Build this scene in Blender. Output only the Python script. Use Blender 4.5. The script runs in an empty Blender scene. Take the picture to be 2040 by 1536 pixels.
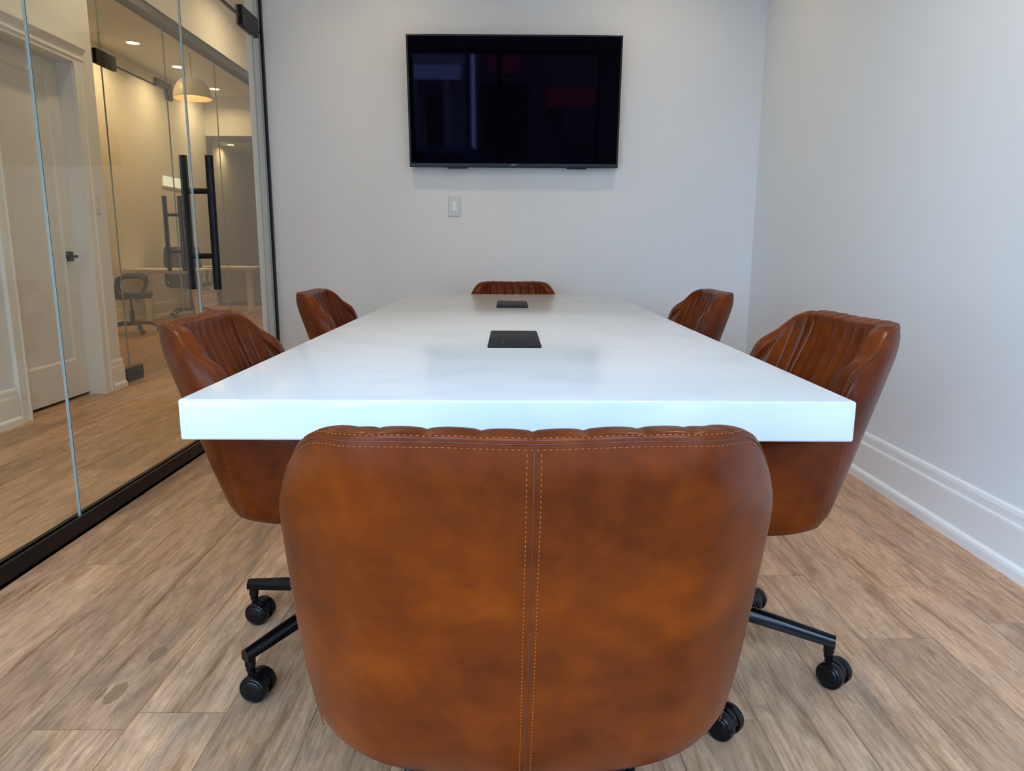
import bpy, bmesh, math, random
from mathutils import Vector, Matrix

sc = bpy.context.scene
C = sc.collection
random.seed(7)
PI = math.pi

# ------------------------------------------------------------------ camera
F_PX, PITCH, YAW, ROLL, CAM_H = 1448.65, .18514, .00836, -.00436, 1.017
r0 = Vector((math.cos(YAW), -math.sin(YAW), 0)); f0 = Vector((math.sin(YAW), math.cos(YAW), 0)); zz = Vector((0, 0, 1))
fw = f0 * math.cos(PITCH) - zz * math.sin(PITCH); u0 = f0 * math.sin(PITCH) + zz * math.cos(PITCH)
rt = r0 * math.cos(ROLL) - u0 * math.sin(ROLL); up = r0 * math.sin(ROLL) + u0 * math.cos(ROLL)
cam = bpy.data.cameras.new('camera'); cam.sensor_fit = 'HORIZONTAL'; cam.sensor_width = 36; cam.lens = 36 * F_PX / 2040
cam.clip_start = .05; cam.clip_end = 200
co = bpy.data.objects.new('camera', cam); C.objects.link(co)
co.matrix_world = Matrix(((rt.x, up.x, -fw.x, 0), (rt.y, up.y, -fw.y, 0), (rt.z, up.z, -fw.z, CAM_H), (0, 0, 0, 1)))
sc.camera = co

# ------------------------------------------------------------------ world, exposure
w = bpy.data.worlds.new('sky'); sc.world = w; w.use_nodes = True
bg = w.node_tree.nodes['Background']; bg.inputs[0].default_value = (.42, .665, 1.13, 1); bg.inputs[1].default_value = 15.6
vs = sc.view_settings; vs.view_transform = 'Standard'; vs.look = 'None'; vs.gamma = 1; vs.exposure = 0.12
try: vs.use_curve_mapping = False
except Exception: pass
WARM = (1.0, .75, .43)
POT_W = 14.0

sc.cycles.caustics_reflective = False; sc.cycles.caustics_refractive = False

# ------------------------------------------------------------------ layout numbers
XR, XG, YB = 1.6256, -1.54, 4.88        # right wall, glass plane, back wall
YF = -.75                               # front (street) wall
ZC, ZH = 2.95, 3.56                     # meeting room ceiling, corridor/office ceiling
XW = -2.85                              # far side of the corridor
XG2 = -2.92                             # office glass plane
XO, YO = -5.2, 13.2                     # office far side wall, office end
YE = 5.344                              # end of the corridor's plaster wall

def portal(name, loc, sx, sz):
    l = bpy.data.lights.new(name, 'AREA'); l.shape = 'RECTANGLE'; l.size = sx; l.size_y = sz
    l.cycles.is_portal = True
    o = bpy.data.objects.new(name, l); C.objects.link(o); o.location = loc; o.rotation_euler = (PI / 2, 0, 0)
    return o
portal('daylight_portal', (.02, YF - .13, 1.42), 2.7, 2.5)
portal('entry_portal', (-2.2, YF - .13, 1.25), 1.1, 2.4)

# ------------------------------------------------------------------ material helpers
def new_mat(name):
    m = bpy.data.materials.new(name); m.use_nodes = True
    nt = m.node_tree; b = nt.nodes['Principled BSDF']
    return m, nt, b
def node(nt, t, **kw):
    n = nt.nodes.new(t)
    for k, v in kw.items():
        if k.startswith('i_'):
            n.inputs[int(k[2:]) if k[2:].isdigit() else k[2:]].default_value = v
        else: setattr(n, k, v)
    return n
def plain(name, col, rough=.5, metal=0, spec=.5, bump=0, bscale=200, coat=0, var=0):
    m, nt, b = new_mat(name)
    b.inputs['Base Color'].default_value = (*col, 1); b.inputs['Roughness'].default_value = rough
    b.inputs['Metallic'].default_value = metal; b.inputs['Specular IOR Level'].default_value = spec
    b.inputs['Coat Weight'].default_value = coat
    tc = node(nt, 'ShaderNodeTexCoord')
    nz = node(nt, 'ShaderNodeTexNoise'); nz.inputs['Scale'].default_value = bscale; nz.inputs['Detail'].default_value = 3
    nt.links.new(tc.outputs['Object'], nz.inputs['Vector'])
    if bump:
        bp = node(nt, 'ShaderNodeBump'); bp.inputs['Strength'].default_value = bump; bp.inputs['Distance'].default_value = .002
        nt.links.new(nz.outputs['Fac'], bp.inputs['Height']); nt.links.new(bp.outputs['Normal'], b.inputs['Normal'])
    if var:
        n2 = node(nt, 'ShaderNodeTexNoise'); n2.inputs['Scale'].default_value = 1.3; n2.inputs['Detail'].default_value = 4
        nt.links.new(tc.outputs['Object'], n2.inputs['Vector'])
        r = node(nt, 'ShaderNodeValToRGB')
        r.color_ramp.elements[0].position = .3; r.color_ramp.elements[1].position = .7
        r.color_ramp.elements[0].color = (*[c * (1 - var) for c in col], 1); r.color_ramp.elements[1].color = (*[min(1, c * (1 + var)) for c in col], 1)
        nt.links.new(n2.outputs['Fac'], r.inputs['Fac']); nt.links.new(r.outputs['Color'], b.inputs['Base Color'])
    return m
def emit(name, col, strength):
    m, nt, b = new_mat(name)
    b.inputs['Base Color'].default_value = (*col, 1); b.inputs['Emission Color'].default_value = (*col, 1); b.inputs['Emission Strength'].default_value = strength
    return m

M = {}
M['wall'] = plain('wall_paint', (.79, .81, .83), .55, bump=.06, bscale=350, var=.012)
M['ceil'] = plain('ceiling_paint', (.82, .81, .78), .8, bump=.05, bscale=300)
M['trim'] = plain('trim_paint', (.84, .84, .83), .32, bump=.02, bscale=120)
M['door'] = plain('door_paint', (.76, .75, .73), .35, bump=.02, bscale=120)
M['black'] = plain('black_metal', (.003, .003, .0035), .38, spec=.22, bump=.03, bscale=500)
M['frame'] = plain('dark_frame_metal', (.03, .032, .035), .4)
M['gloss_black'] = plain('black_enamel_tube', (.002, .002, .0025), .16, spec=.26)
M['caster'] = plain('black_caster_plastic', (.003, .003, .0035), .27, spec=.25, bump=.03, bscale=300)
M['tvbody'] = plain('tv_black_plastic', (.006, .006, .007), .3, spec=.4)
M['tvscreen'] = plain('tv_screen_glass', (.0012, .0010, .003), .03, spec=.07)
M['tvscreen'].node_tree.nodes['Principled BSDF'].inputs['Specular Tint'].default_value = (.62, .50, 1.0, 1)
M['tvbezel'] = plain('tv_bezel_lower_strip', (.012, .016, .022), .3)
M['logo'] = plain('logo_silver', (.45, .48, .55), .3, metal=.3)
M['box'] = plain('power_box_plastic', (.014, .015, .019), .5, spec=.12, bump=.05, bscale=600)
M['slot'] = plain('power_box_slot', (.002, .002, .002), .6)
M['plate'] = plain('switch_plate', (.66, .69, .72), .35)
M['rocker'] = plain('switch_rocker', (.86, .87, .88), .25)
M['stitch'] = plain('orange_thread', (.30, .095, .022), .55)
M['hole'] = plain('leather_seam_fold', (.075, .016, .004), .6)
M['edge'] = plain('polished_glass_edge', (.34, .44, .45), .10, spec=.8)
M['seal'] = plain('dark_glass_gap_seal', (.02, .022, .018), .5)
M['mesh'] = plain('chair_mesh_fabric', (.016, .022, .028), .7, bump=.4, bscale=900)
M['taskblack'] = plain('task_chair_plastic', (.010, .013, .017), .5, spec=.3)
M['desk'] = plain('desk_laminate', (.74, .70, .62), .4, var=.03)
M['deskleg'] = plain('desk_white_metal', (.80, .78, .73), .4)
M['shade'] = plain('pendant_shade', (.42, .38, .30), .45)
M['shade_in'] = plain('pendant_shade_copper_inside', (.75, .42, .22), .4)
M['paper'] = plain('white_board', (.92, .95, .93), .3)
M['asphalt'] = plain('asphalt', (.10, .10, .105), .9, bump=.3, bscale=60, var=.15)
M['stucco'] = plain('pale_stucco', (.27, .245, .22), .8, var=.06)
M['redsign'] = plain('red_awning', (.45, .02, .04), .6)
M['darkwin'] = plain('dark_window_glass', (.01, .012, .02), .08)
M['carpaint'] = plain('blue_grey_car_paint', (.06, .10, .16), .2, coat=.6)
M['rubber'] = plain('rubber', (.012, .012, .012), .8)
M['potlens'] = emit('lamp_lens', (1.0, .86, .60), 10)
M['reflection_glow'] = emit('window_reflection_glow', (.85, .97, .95), .75)  # emission standing in for a bright window mirrored in the office glass
M['bulb'] = emit('lamp_bulb', (1.0, .62, .25), 10)

def brick_mat():
    m, nt, b = new_mat('dark_brick')
    tc = node(nt, 'ShaderNodeTexCoord'); mp = node(nt, 'ShaderNodeMapping'); mp.inputs['Rotation'].default_value = (PI / 2, 0, 0)
    br = node(nt, 'ShaderNodeTexBrick'); br.inputs['Color1'].default_value = (.07, .03, .025, 1); br.inputs['Color2'].default_value = (.11, .05, .04, 1)
    br.inputs['Mortar'].default_value = (.12, .11, .10, 1); br.inputs['Scale'].default_value = 4
    nt.links.new(tc.outputs['Object'], mp.inputs[0]); nt.links.new(mp.outputs[0], br.inputs['Vector']); nt.links.new(br.outputs['Color'], b.inputs['Base Color'])
    b.inputs['Roughness'].default_value = .8
    return m
M['brick'] = brick_mat()

def glass_mat():
    m = bpy.data.materials.new('clear_pane_glass'); m.use_nodes = True; nt = m.node_tree; nt.nodes.clear()
    out = node(nt, 'ShaderNodeOutputMaterial'); mx = node(nt, 'ShaderNodeMixShader')
    tr = node(nt, 'ShaderNodeBsdfTransparent'); tr.inputs[0].default_value = (.950, .935, .875, 1)
    gl = node(nt, 'ShaderNodeBsdfGlossy'); gl.inputs['Roughness'].default_value = 0.0
    lw = node(nt, 'ShaderNodeLayerWeight'); lw.inputs[0].default_value = .5
    p5 = node(nt, 'ShaderNodeMath', operation='POWER'); p5.inputs[1].default_value = 5
    fr = node(nt, 'ShaderNodeMath', operation='MULTIPLY_ADD'); fr.inputs[1].default_value = .96; fr.inputs[2].default_value = .028
    nt.links.new(lw.outputs['Facing'], p5.inputs[0]); nt.links.new(p5.outputs[0], fr.inputs[0])
    nt.links.new(fr.outputs[0], mx.inputs[0]); nt.links.new(tr.outputs[0], mx.inputs[1]); nt.links.new(gl.outputs[0], mx.inputs[2])
    nt.links.new(mx.outputs[0], out.inputs[0])
    return m
M['glass'] = glass_mat()

def leather_mat():
    m, nt, b = new_mat('cognac_leather')
    tc = node(nt, 'ShaderNodeTexCoord'); oi = node(nt, 'ShaderNodeObjectInfo')
    ad = node(nt, 'ShaderNodeVectorMath', operation='ADD'); sx = node(nt, 'ShaderNodeVectorMath', operation='SCALE'); sx.inputs['Scale'].default_value = 0
    nt.links.new(oi.outputs['Location'], sx.inputs[0]); nt.links.new(tc.outputs['Object'], ad.inputs[0]); nt.links.new(sx.outputs[0], ad.inputs[1])
    n1 = node(nt, 'ShaderNodeTexNoise'); n1.inputs['Scale'].default_value = 6.5; n1.inputs['Detail'].default_value = 7; n1.inputs['Roughness'].default_value = .62
    n2 = node(nt, 'ShaderNodeTexNoise'); n2.inputs['Scale'].default_value = 24; n2.inputs['Detail'].default_value = 5; n2.inputs['Roughness'].default_value = .6
    for n in (n1, n2): nt.links.new(ad.outputs[0], n.inputs['Vector'])
    mixf = node(nt, 'ShaderNodeMath', operation='MULTIPLY_ADD'); mixf.inputs[1].default_value = .30
    mm = node(nt, 'ShaderNodeMath', operation='MULTIPLY'); mm.inputs[1].default_value = .70
    nt.links.new(n1.outputs['Fac'], mm.inputs[0]); nt.links.new(n2.outputs['Fac'], mixf.inputs[0]); nt.links.new(mm.outputs[0], mixf.inputs[2])
    r = node(nt, 'ShaderNodeValToRGB'); e = r.color_ramp.elements
    e[0].position = .32; e[0].color = (.056, .0084, .0005, 1); e[1].position = .70; e[1].color = (.195, .035, .0013, 1)
    k = e.new(.5); k.color = (.114, .0188, .0008, 1)
    nt.links.new(mixf.outputs[0], r.inputs['Fac']); nt.links.new(r.outputs['Color'], b.inputs['Base Color'])
    b.inputs['Roughness'].default_value = .36; b.inputs['Specular IOR Level'].default_value = .15
    rr = node(nt, 'ShaderNodeMapRange'); rr.inputs['To Min'].default_value = .25; rr.inputs['To Max'].default_value = .38
    nt.links.new(n2.outputs['Fac'], rr.inputs[0]); nt.links.new(rr.outputs[0], b.inputs['Roughness'])
    v = node(nt, 'ShaderNodeTexVoronoi'); v.inputs['Scale'].default_value = 420
    nt.links.new(ad.outputs[0], v.inputs['Vector'])
    bp = node(nt, 'ShaderNodeBump'); bp.inputs['Strength'].default_value = .06; bp.inputs['Distance'].default_value = .001
    nt.links.new(v.outputs['Distance'], bp.inputs['Height']); nt.links.new(bp.outputs['Normal'], b.inputs['Normal'])
    return m
M['leather'] = leather_mat()

def quartz_mat():
    m, nt, b = new_mat('white_quartz')
    tc = node(nt, 'ShaderNodeTexCoord')
    n1 = node(nt, 'ShaderNodeTexNoise'); n1.inputs['Scale'].default_value = 2.2; n1.inputs['Detail'].default_value = 8; n1.inputs['Distortion'].default_value = 1.2
    n2 = node(nt, 'ShaderNodeTexNoise'); n2.inputs['Scale'].default_value = 260; n2.inputs['Detail'].default_value = 2
    nt.links.new(tc.outputs['Object'], n1.inputs['Vector']); nt.links.new(tc.outputs['Object'], n2.inputs['Vector'])
    r = node(nt, 'ShaderNodeValToRGB'); r.color_ramp.elements[0].position = .42; r.color_ramp.elements[1].position = .52
    r.color_ramp.elements[0].color = (.66, .70, .73, 1); r.color_ramp.elements[1].color = (.70, .735, .765, 1)
    nt.links.new(n1.outputs['Fac'], r.inputs['Fac'])
    mx = node(nt, 'ShaderNodeMix', data_type='RGBA', blend_type='MULTIPLY'); mx.inputs[0].default_value = .06
    nt.links.new(r.outputs['Color'], mx.inputs[6]); nt.links.new(n2.outputs['Color'], mx.inputs[7])
    nt.links.new(mx.outputs[2], b.inputs['Base Color'])
    b.inputs['Roughness'].default_value = .13; b.inputs['Specular IOR Level'].default_value = .45
    return m
M['quartz'] = quartz_mat()

def floor_mat():
    m, nt, b = new_mat('oak_plank_floor')
    L = nt.links.new
    tc = node(nt, 'ShaderNodeTexCoord'); sp = node(nt, 'ShaderNodeSeparateXYZ'); L(tc.outputs['Object'], sp.inputs[0])
    PW, PL = .196, 1.52
    def math_(op, a, bv=None, c=None):
        n = node(nt, 'ShaderNodeMath', operation=op)
        for i, x in enumerate((a, bv, c)):
            if x is None: continue
            if isinstance(x, (int, float)): n.inputs[i].default_value = x
            else: L(x, n.inputs[i])
        return n.outputs[0]
    xc = math_('DIVIDE', math_('ADD', sp.outputs[0], 1.012), PW)
    col = math_('FLOOR', xc); fx = math_('FRACT', xc)
    wn = node(nt, 'ShaderNodeTexWhiteNoise', noise_dimensions='1D'); L(col, wn.inputs['W'])
    yc = math_('ADD', math_('DIVIDE', sp.outputs[1], PL), math_('MULTIPLY', wn.outputs['Value'], 7.0))
    row = math_('FLOOR', yc); fy = math_('FRACT', yc)
    idv = math_('ADD', math_('MULTIPLY', col, 17.13), math_('MULTIPLY', row, 3.71))
    wn2 = node(nt, 'ShaderNodeTexWhiteNoise', noise_dimensions='1D'); L(idv, wn2.inputs['W'])
    rnd = wn2.outputs['Value']
    # grain coordinates
    cx = node(nt, 'ShaderNodeCombineXYZ')
    L(math_('MULTIPLY', sp.outputs[0], 9.0), cx.inputs[0]); L(math_('MULTIPLY', sp.outputs[1], 1.1), cx.inputs[1]); L(math_('MULTIPLY', rnd, 40.0), cx.inputs[2])
    g1 = node(nt, 'ShaderNodeTexNoise'); g1.inputs['Scale'].default_value = 1.6; g1.inputs['Detail'].default_value = 8; g1.inputs['Roughness'].default_value = .62; g1.inputs['Distortion'].default_value = .9
    L(cx.outputs[0], g1.inputs['Vector'])
    cx2 = node(nt, 'ShaderNodeCombineXYZ')
    L(math_('MULTIPLY', sp.outputs[0], 60.0), cx2.inputs[0]); L(math_('MULTIPLY', sp.outputs[1], 4.0), cx2.inputs[1]); L(math_('MULTIPLY', rnd, 70.0), cx2.inputs[2])
    g2 = node(nt, 'ShaderNodeTexNoise'); g2.inputs['Scale'].default_value = 2.0; g2.inputs['Detail'].default_value = 6; g2.inputs['Roughness'].default_value = .7
    L(cx2.outputs[0], g2.inputs['Vector'])
    # grey cloudy patches and knots
    cx3 = node(nt, 'ShaderNodeCombineXYZ')
    L(math_('MULTIPLY', sp.outputs[0], 7.0), cx3.inputs[0]); L(math_('MULTIPLY', sp.outputs[1], 2.0), cx3.inputs[1]); L(math_('MULTIPLY', rnd, 90.0), cx3.inputs[2])
    g3 = node(nt, 'ShaderNodeTexNoise'); g3.inputs['Scale'].default_value = 1.0; g3.inputs['Detail'].default_value = 5; g3.inputs['Distortion'].default_value = 1.6
    L(cx3.outputs[0], g3.inputs['Vector'])
    r1 = node(nt, 'ShaderNodeValToRGB'); e = r1.color_ramp.elements
    e[0].position = .28; e[0].color = (.28, .138, .065, 1); e[1].position = .68; e[1].color = (.68, .42, .255, 1)
    k = e.new(.46); k.color = (.54, .315, .178, 1)
    L(g1.outputs['Fac'], r1.inputs['Fac'])
    r3 = node(nt, 'ShaderNodeValToRGB'); e = r3.color_ramp.elements
    e[0].position = .50; e[0].color = (0, 0, 0, 1); e[1].position = .70; e[1].color = (.75, .75, .75, 1)
    L(g3.outputs['Fac'], r3.inputs['Fac'])
    m1 = node(nt, 'ShaderNodeMix', data_type='RGBA'); L(r3.outputs['Color'], m1.inputs[0]); L(r1.outputs['Color'], m1.inputs[6]); m1.inputs[7].default_value = (.38, .248, .165, 1)
    r2 = node(nt, 'ShaderNodeValToRGB'); e = r2.color_ramp.elements
    e[0].position = .30; e[0].color = (.42, .36, .31, 1); e[1].position = .54; e[1].color = (1, 1, 1, 1)
    L(g2.outputs['Fac'], r2.inputs['Fac'])
    m2 = node(nt, 'ShaderNodeMix', data_type='RGBA', blend_type='MULTIPLY'); m2.inputs[0].default_value = .75
    L(m1.outputs[2], m2.inputs[6]); L(r2.outputs['Color'], m2.inputs[7])
    cx4 = node(nt, 'ShaderNodeCombineXYZ')
    L(math_('MULTIPLY', sp.outputs[0], 34.0), cx4.inputs[0]); L(math_('MULTIPLY', sp.outputs[1], 11.0), cx4.inputs[1]); L(math_('MULTIPLY', rnd, 33.0), cx4.inputs[2])
    g4 = node(nt, 'ShaderNodeTexNoise'); g4.inputs['Scale'].default_value = 1.0; g4.inputs['Detail'].default_value = 9; g4.inputs['Roughness'].default_value = .72; g4.inputs['Distortion'].default_value = 1.2
    L(cx4.outputs[0], g4.inputs['Vector'])
    mr4 = node(nt, 'ShaderNodeMapRange'); mr4.inputs['From Min'].default_value = .3; mr4.inputs['From Max'].default_value = .7; mr4.inputs['To Min'].default_value = .78; mr4.inputs['To Max'].default_value = 1.16
    L(g4.outputs['Fac'], mr4.inputs[0])
    tone = node(nt, 'ShaderNodeMapRange'); tone.inputs['To Min'].default_value = .80; tone.inputs['To Max'].default_value = 1.14; L(rnd, tone.inputs[0])
    m3 = node(nt, 'ShaderNodeVectorMath', operation='SCALE'); L(m2.outputs[2], m3.inputs[0]); L(math_('MULTIPLY', tone.outputs[0], mr4.outputs[0]), m3.inputs['Scale'])
    # seams
    sx1 = math_('LESS_THAN', fx, .010); sx2 = math_('GREATER_THAN', fx, .992); sy = math_('LESS_THAN', fy, .0016)
    seam = math_('MAXIMUM', math_('MAXIMUM', sx1, sx2), sy)
    m4 = node(nt, 'ShaderNodeMix', data_type='RGBA', blend_type='MULTIPLY'); L(math_('MULTIPLY', seam, .62), m4.inputs[0]); L(m3.outputs[0], m4.inputs[6]); m4.inputs[7].default_value = (.40, .30, .24, 1)
    # two scuffed patches by the left chair
    last = m4.outputs[2]
    for px_, py_, rx_, ry_ in ((-.885, 1.70, .020, .045), (-.905, 1.535, .022, .05), (-.935, 1.53, .008, .03)):
        dx = math_('DIVIDE', math_('SUBTRACT', sp.outputs[0], px_), rx_); dy = math_('DIVIDE', math_('SUBTRACT', sp.outputs[1], py_), ry_)
        d = math_('ADD', math_('ADD', math_('MULTIPLY', dx, dx), math_('MULTIPLY', dy, dy)), math_('MULTIPLY', g2.outputs['Fac'], 1.2))
        mk = math_('MULTIPLY', math_('LESS_THAN', d, 1.35), .6)
        mx = node(nt, 'ShaderNodeMix', data_type='RGBA'); L(mk, mx.inputs[0]); L(last, mx.inputs[6]); mx.inputs[7].default_value = (.17, .105, .055, 1)
        last = mx.outputs[2]
    L(last, b.inputs['Base Color'])
    b.inputs['Roughness'].default_value = .40; b.inputs['Specular IOR Level'].default_value = .35
    bp = node(nt, 'ShaderNodeBump'); bp.inputs['Strength'].default_value = .12; bp.inputs['Distance'].default_value = .001
    L(math_('SUBTRACT', g2.outputs['Fac'], math_('MULTIPLY', seam, 2.0)), bp.inputs['Height']); L(bp.outputs['Normal'], b.inputs['Normal'])
    return m
M['floor'] = floor_mat()

# ------------------------------------------------------------------ mesh helpers
class MB:
    """collects geometry, builds ONE mesh object"""
    def __init__(self): self.v = []; self.f = []; self.m = []
    def add(self, vs_, fs, mi=0):
        o = len(self.v); self.v += [tuple(p) for p in vs_]; self.f += [tuple(i + o for i in q) for q in fs]; self.m += [mi] * len(fs); return self
    def box(self, x0, y0, z0, x1, y1, z1, mi=0, bev=0, seg=2, mat=None):
        bm = bmesh.new(); bmesh.ops.create_cube(bm, size=1)
        for p in bm.verts: p.co = Vector(((x0 + x1) / 2 + p.co.x * (x1 - x0), (y0 + y1) / 2 + p.co.y * (y1 - y0), (z0 + z1) / 2 + p.co.z * (z1 - z0)))
        if bev: bmesh.ops.bevel(bm, geom=bm.edges[:], offset=bev, segments=seg, profile=.5, affect='EDGES')
        if mat: bm.transform(mat)
        self._bm(bm, mi); return self
    def _bm(self, bm, mi):
        bm.verts.index_update()
        self.add([p.co[:] for p in bm.verts], [[p.index for p in f.verts] for f in bm.faces], mi); bm.free()
    def prism(self, poly, a0, a1, axis='y', mi=0):
        n = len(poly)
        def P(u, v, a): return {'x': (a, u, v), 'y': (u, a, v), 'z': (u, v, a)}[axis]
        vs_ = [P(u, v, a0) for u, v in poly] + [P(u, v, a1) for u, v in poly]
        fs = [(i, (i + 1) % n, n + (i + 1) % n, n + i) for i in range(n)] + [tuple(range(n - 1, -1, -1)), tuple(range(n, 2 * n))]
        return self.add(vs_, fs, mi)
    def lathe(self, prof, seg=32, mi=0, mat=None, cap0=False, cap1=False):
        vs_, fs = [], []
        for r, z in prof:
            for k in range(seg): a = 2 * PI * k / seg; vs_.append(Vector((r * math.cos(a), r * math.sin(a), z)))
        for i in range(len(prof) - 1):
            for k in range(seg):
                k2 = (k + 1) % seg; fs.append((i * seg + k, i * seg + k2, (i + 1) * seg + k2, (i + 1) * seg + k))
        if cap0: fs.append(tuple(range(seg - 1, -1, -1)))
        if cap1: fs.append(tuple(range((len(prof) - 1) * seg, len(prof) * seg)))
        if mat: vs_ = [mat @ p for p in vs_]
        return self.add(vs_, fs, mi)
    def tube(self, pts, r, seg=10, mi=0, cap=True, flat=1.0):
        pts = [Vector(p) for p in pts]; n = len(pts)
        rs = r if isinstance(r, (list, tuple)) else [r] * n
        vs_, fs = [], []; pn = None
        for i, p in enumerate(pts):
            d = (pts[min(i + 1, n - 1)] - pts[max(i - 1, 0)]).normalized()
            if pn is None:
                a = Vector((0, 0, 1)) if abs(d.z) < .9 else Vector((1, 0, 0)); pn = (a - d * a.dot(d)).normalized()
            else: pn = (pn - d * pn.dot(d)).normalized()
            q = d.cross(pn)
            for k in range(seg): t = 2 * PI * k / seg; vs_.append(p + (pn * math.cos(t) + q * math.sin(t) * flat) * rs[i])
        for i in range(n - 1):
            for k in range(seg):
                k2 = (k + 1) % seg; fs.append((i * seg + k, i * seg + k2, (i + 1) * seg + k2, (i + 1) * seg + k))
        if cap: fs += [tuple(range(seg - 1, -1, -1)), tuple(range((n - 1) * seg, n * seg))]
        return self.add(vs_, fs, mi)
    def build(self, name, mats, parent=None, smooth=None, loc=None, fix=True):
        me = bpy.data.meshes.new(name); me.from_pydata(self.v, [], self.f)
        if not isinstance(mats, (list, tuple)): mats = [mats]
        for k in mats: me.materials.append(M[k])
        me.polygons.foreach_set('material_index', self.m)
        if fix:
            bm = bmesh.new(); bm.from_mesh(me); bmesh.ops.recalc_face_normals(bm, faces=bm.faces); bm.to_mesh(me); bm.free()
        if smooth is not None:
            me.polygons.foreach_set('use_smooth', [True] * len(me.polygons))
            try: me.set_sharp_from_angle(angle=math.radians(smooth))
            except Exception: pass
        me.update()
        o = bpy.data.objects.new(name, me); C.objects.link(o)
        if parent: o.parent = parent
        if loc: o.location = loc
        return o
def tag(o, label=None, cat=None, group=None, kind=None):
    for k, v in (('label', label), ('category', cat), ('group', group), ('kind', kind)):
        if v: o[k] = v
    return o
def thing(name, loc, label, cat, group=None, rz=0, kind=None):
    o = bpy.data.objects.new(name, None); C.objects.link(o); o.empty_display_size = .1
    o.location = loc; o.rotation_euler = (0, 0, rz); return tag(o, label, cat, group, kind)
def struct(name, mb, mat, parent=None, label=None, cat=None):
    o = mb.build(name, mat, parent)
    if not parent: tag(o, label, cat, kind='structure')
    return o
def copy_tree(o, parent=None):
    c = o.copy(); C.objects.link(c); c.parent = parent
    for ch in list(o.children): copy_tree(ch, c)
    return c

# ------------------------------------------------------------------ shell of the place
struct('floor', MB().box(-5.4, YF - .2, -.12, 1.85, 20.2, 0), 'floor', label='wide oak plank floor running towards the back wall', cat='floor')
struct('wall_right', MB().box(XR, YF - .15, 0, XR + .14, YB + .14, ZC), 'wall', label='plain white wall to the right of the table', cat='wall')
struct('wall_back', MB().box(-1.63, YB, 0, XR, YB + .12, ZH), 'wall', label='white wall behind the television', cat='wall')
struct('ceiling', MB().box(-1.60, YF, ZC, XR, YB, ZC + .1), 'ceil', label='white ceiling over the meeting room', cat='ceiling')
struct('ceiling_corridor', MB().box(-5.34, YF - .15, ZH, -1.55, 20.1, ZH + .1), 'ceil', label='white ceiling of corridor and office', cat='ceiling')
# front wall with two openings: meeting room window and corridor entry
fwm = MB()
for b in ((1.25, 0, XR, ZC + .1), (-1.60, 0, -1.30, ZH), (-1.30, 0, 1.25, .12), (-1.30, 2.55, 1.25, ZC + .1), (-3.0, 0, -2.70, ZH), (-2.70, 2.45, -1.60, ZH)):
    fwm.box(b[0], YF - .12, b[1], b[2], YF, b[3])
struct('wall_front', fwm, 'wall', label='street side wall with the window opening', cat='wall')
wf = MB()
for b in ((-1.30, .12, -1.24, 2.55), (1.19, .12, 1.25, 2.55), (-1.24, .12, 1.19, .18), (-1.24, 2.49, 1.19, 2.55), (-.14, .18, -.06, 2.49)):
    wf.box(b[0], YF - .10, b[1], b[2], YF - .04, b[3], bev=.004)
win = thing('window_1', (0, 0, 0), 'black framed street window with one centre mullion', 'window', kind='structure')
wf.build('window_frame', 'frame', win)
MB().box(-1.24, YF - .074, .18, -.14, YF - .066, 2.49).build('window_pane', 'glass', win)
MB().box(-.06, YF - .074, .18, 1.19, YF - .066, 2.49).build('window_pane', 'glass', win)
ent = thing('door_2', (0, 0, 0), 'glazed entry door at the street end of the corridor', 'door', kind='structure')
ef = MB()
for b in ((-2.70, 0, -2.62, 2.45), (-1.68, 0, -1.60, 2.45), (-2.62, 2.37, -1.68, 2.45), (-2.62, .0, -1.68, .10)):
    ef.box(b[0], YF - .10, b[1], b[2], YF - .04, b[3], bev=.004)
ef.build('door_frame', 'frame', ent)
MB().box(-2.62, YF - .074, .10, -1.68, YF - .066, 2.37).build('door_pane', 'glass', ent)

# corridor plaster wall with the white door's opening
D0, D1, DZ = 4.262, 5.085, 2.215
cw = MB()
cw.box(XW - .14, YF, 0, XW, D0, ZH); cw.box(XW - .14, D1, 0, XW, YE, ZH); cw.box(XW - .14, D0, DZ, XW, D1, ZH)
struct('wall_corridor', cw, 'wall', label='plaster wall of the corridor around the white door', cat='wall')
struct('wall_over_office_glass', MB().box(XW - .14, YE, 2.93, XW, YO, ZH), 'wall', label='white wall strip above the office glass', cat='wall')
struct('wall_over_glass', MB().box(XG - .06, YF, ZC, XG + .02, YB, ZH), 'wall', label='wall strip above the meeting room glass', cat='wall')
struct('wall_corridor_end', MB().box(-1.63, YB + .12, 0, -1.55, 20.0, ZH), 'wall', label='corridor wall beyond the meeting room', cat='wall')
struct('wall_office_side', MB().box(XO - .12, YE - .12, 0, XO, 20.0, ZH), 'wall', label='long far wall of the office', cat='wall')
struct('wall_office_front', MB().box(XO, YE - .12, 0, XW - .14, YE - .01, ZH), 'wall', label='near wall of the office', cat='wall')
struct('wall_office_end', MB().box(XO, YO - .03, 2.92, -1.63, YO + .07, ZH), 'wall', label='wall above the dark framed glazing', cat='wall')
struct('wall_rear', MB().box(XO - .12, 20.0, 0, -1.55, 20.1, ZH), 'wall', label='rear wall of the room past the office', cat='wall')

struct('ceiling_rear', MB().box(XO, YO + .075, 2.86, -1.63, 19.99, 2.95), 'ceil', label='low ceiling of the room past the dark framed glazing', cat='ceiling')

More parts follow.
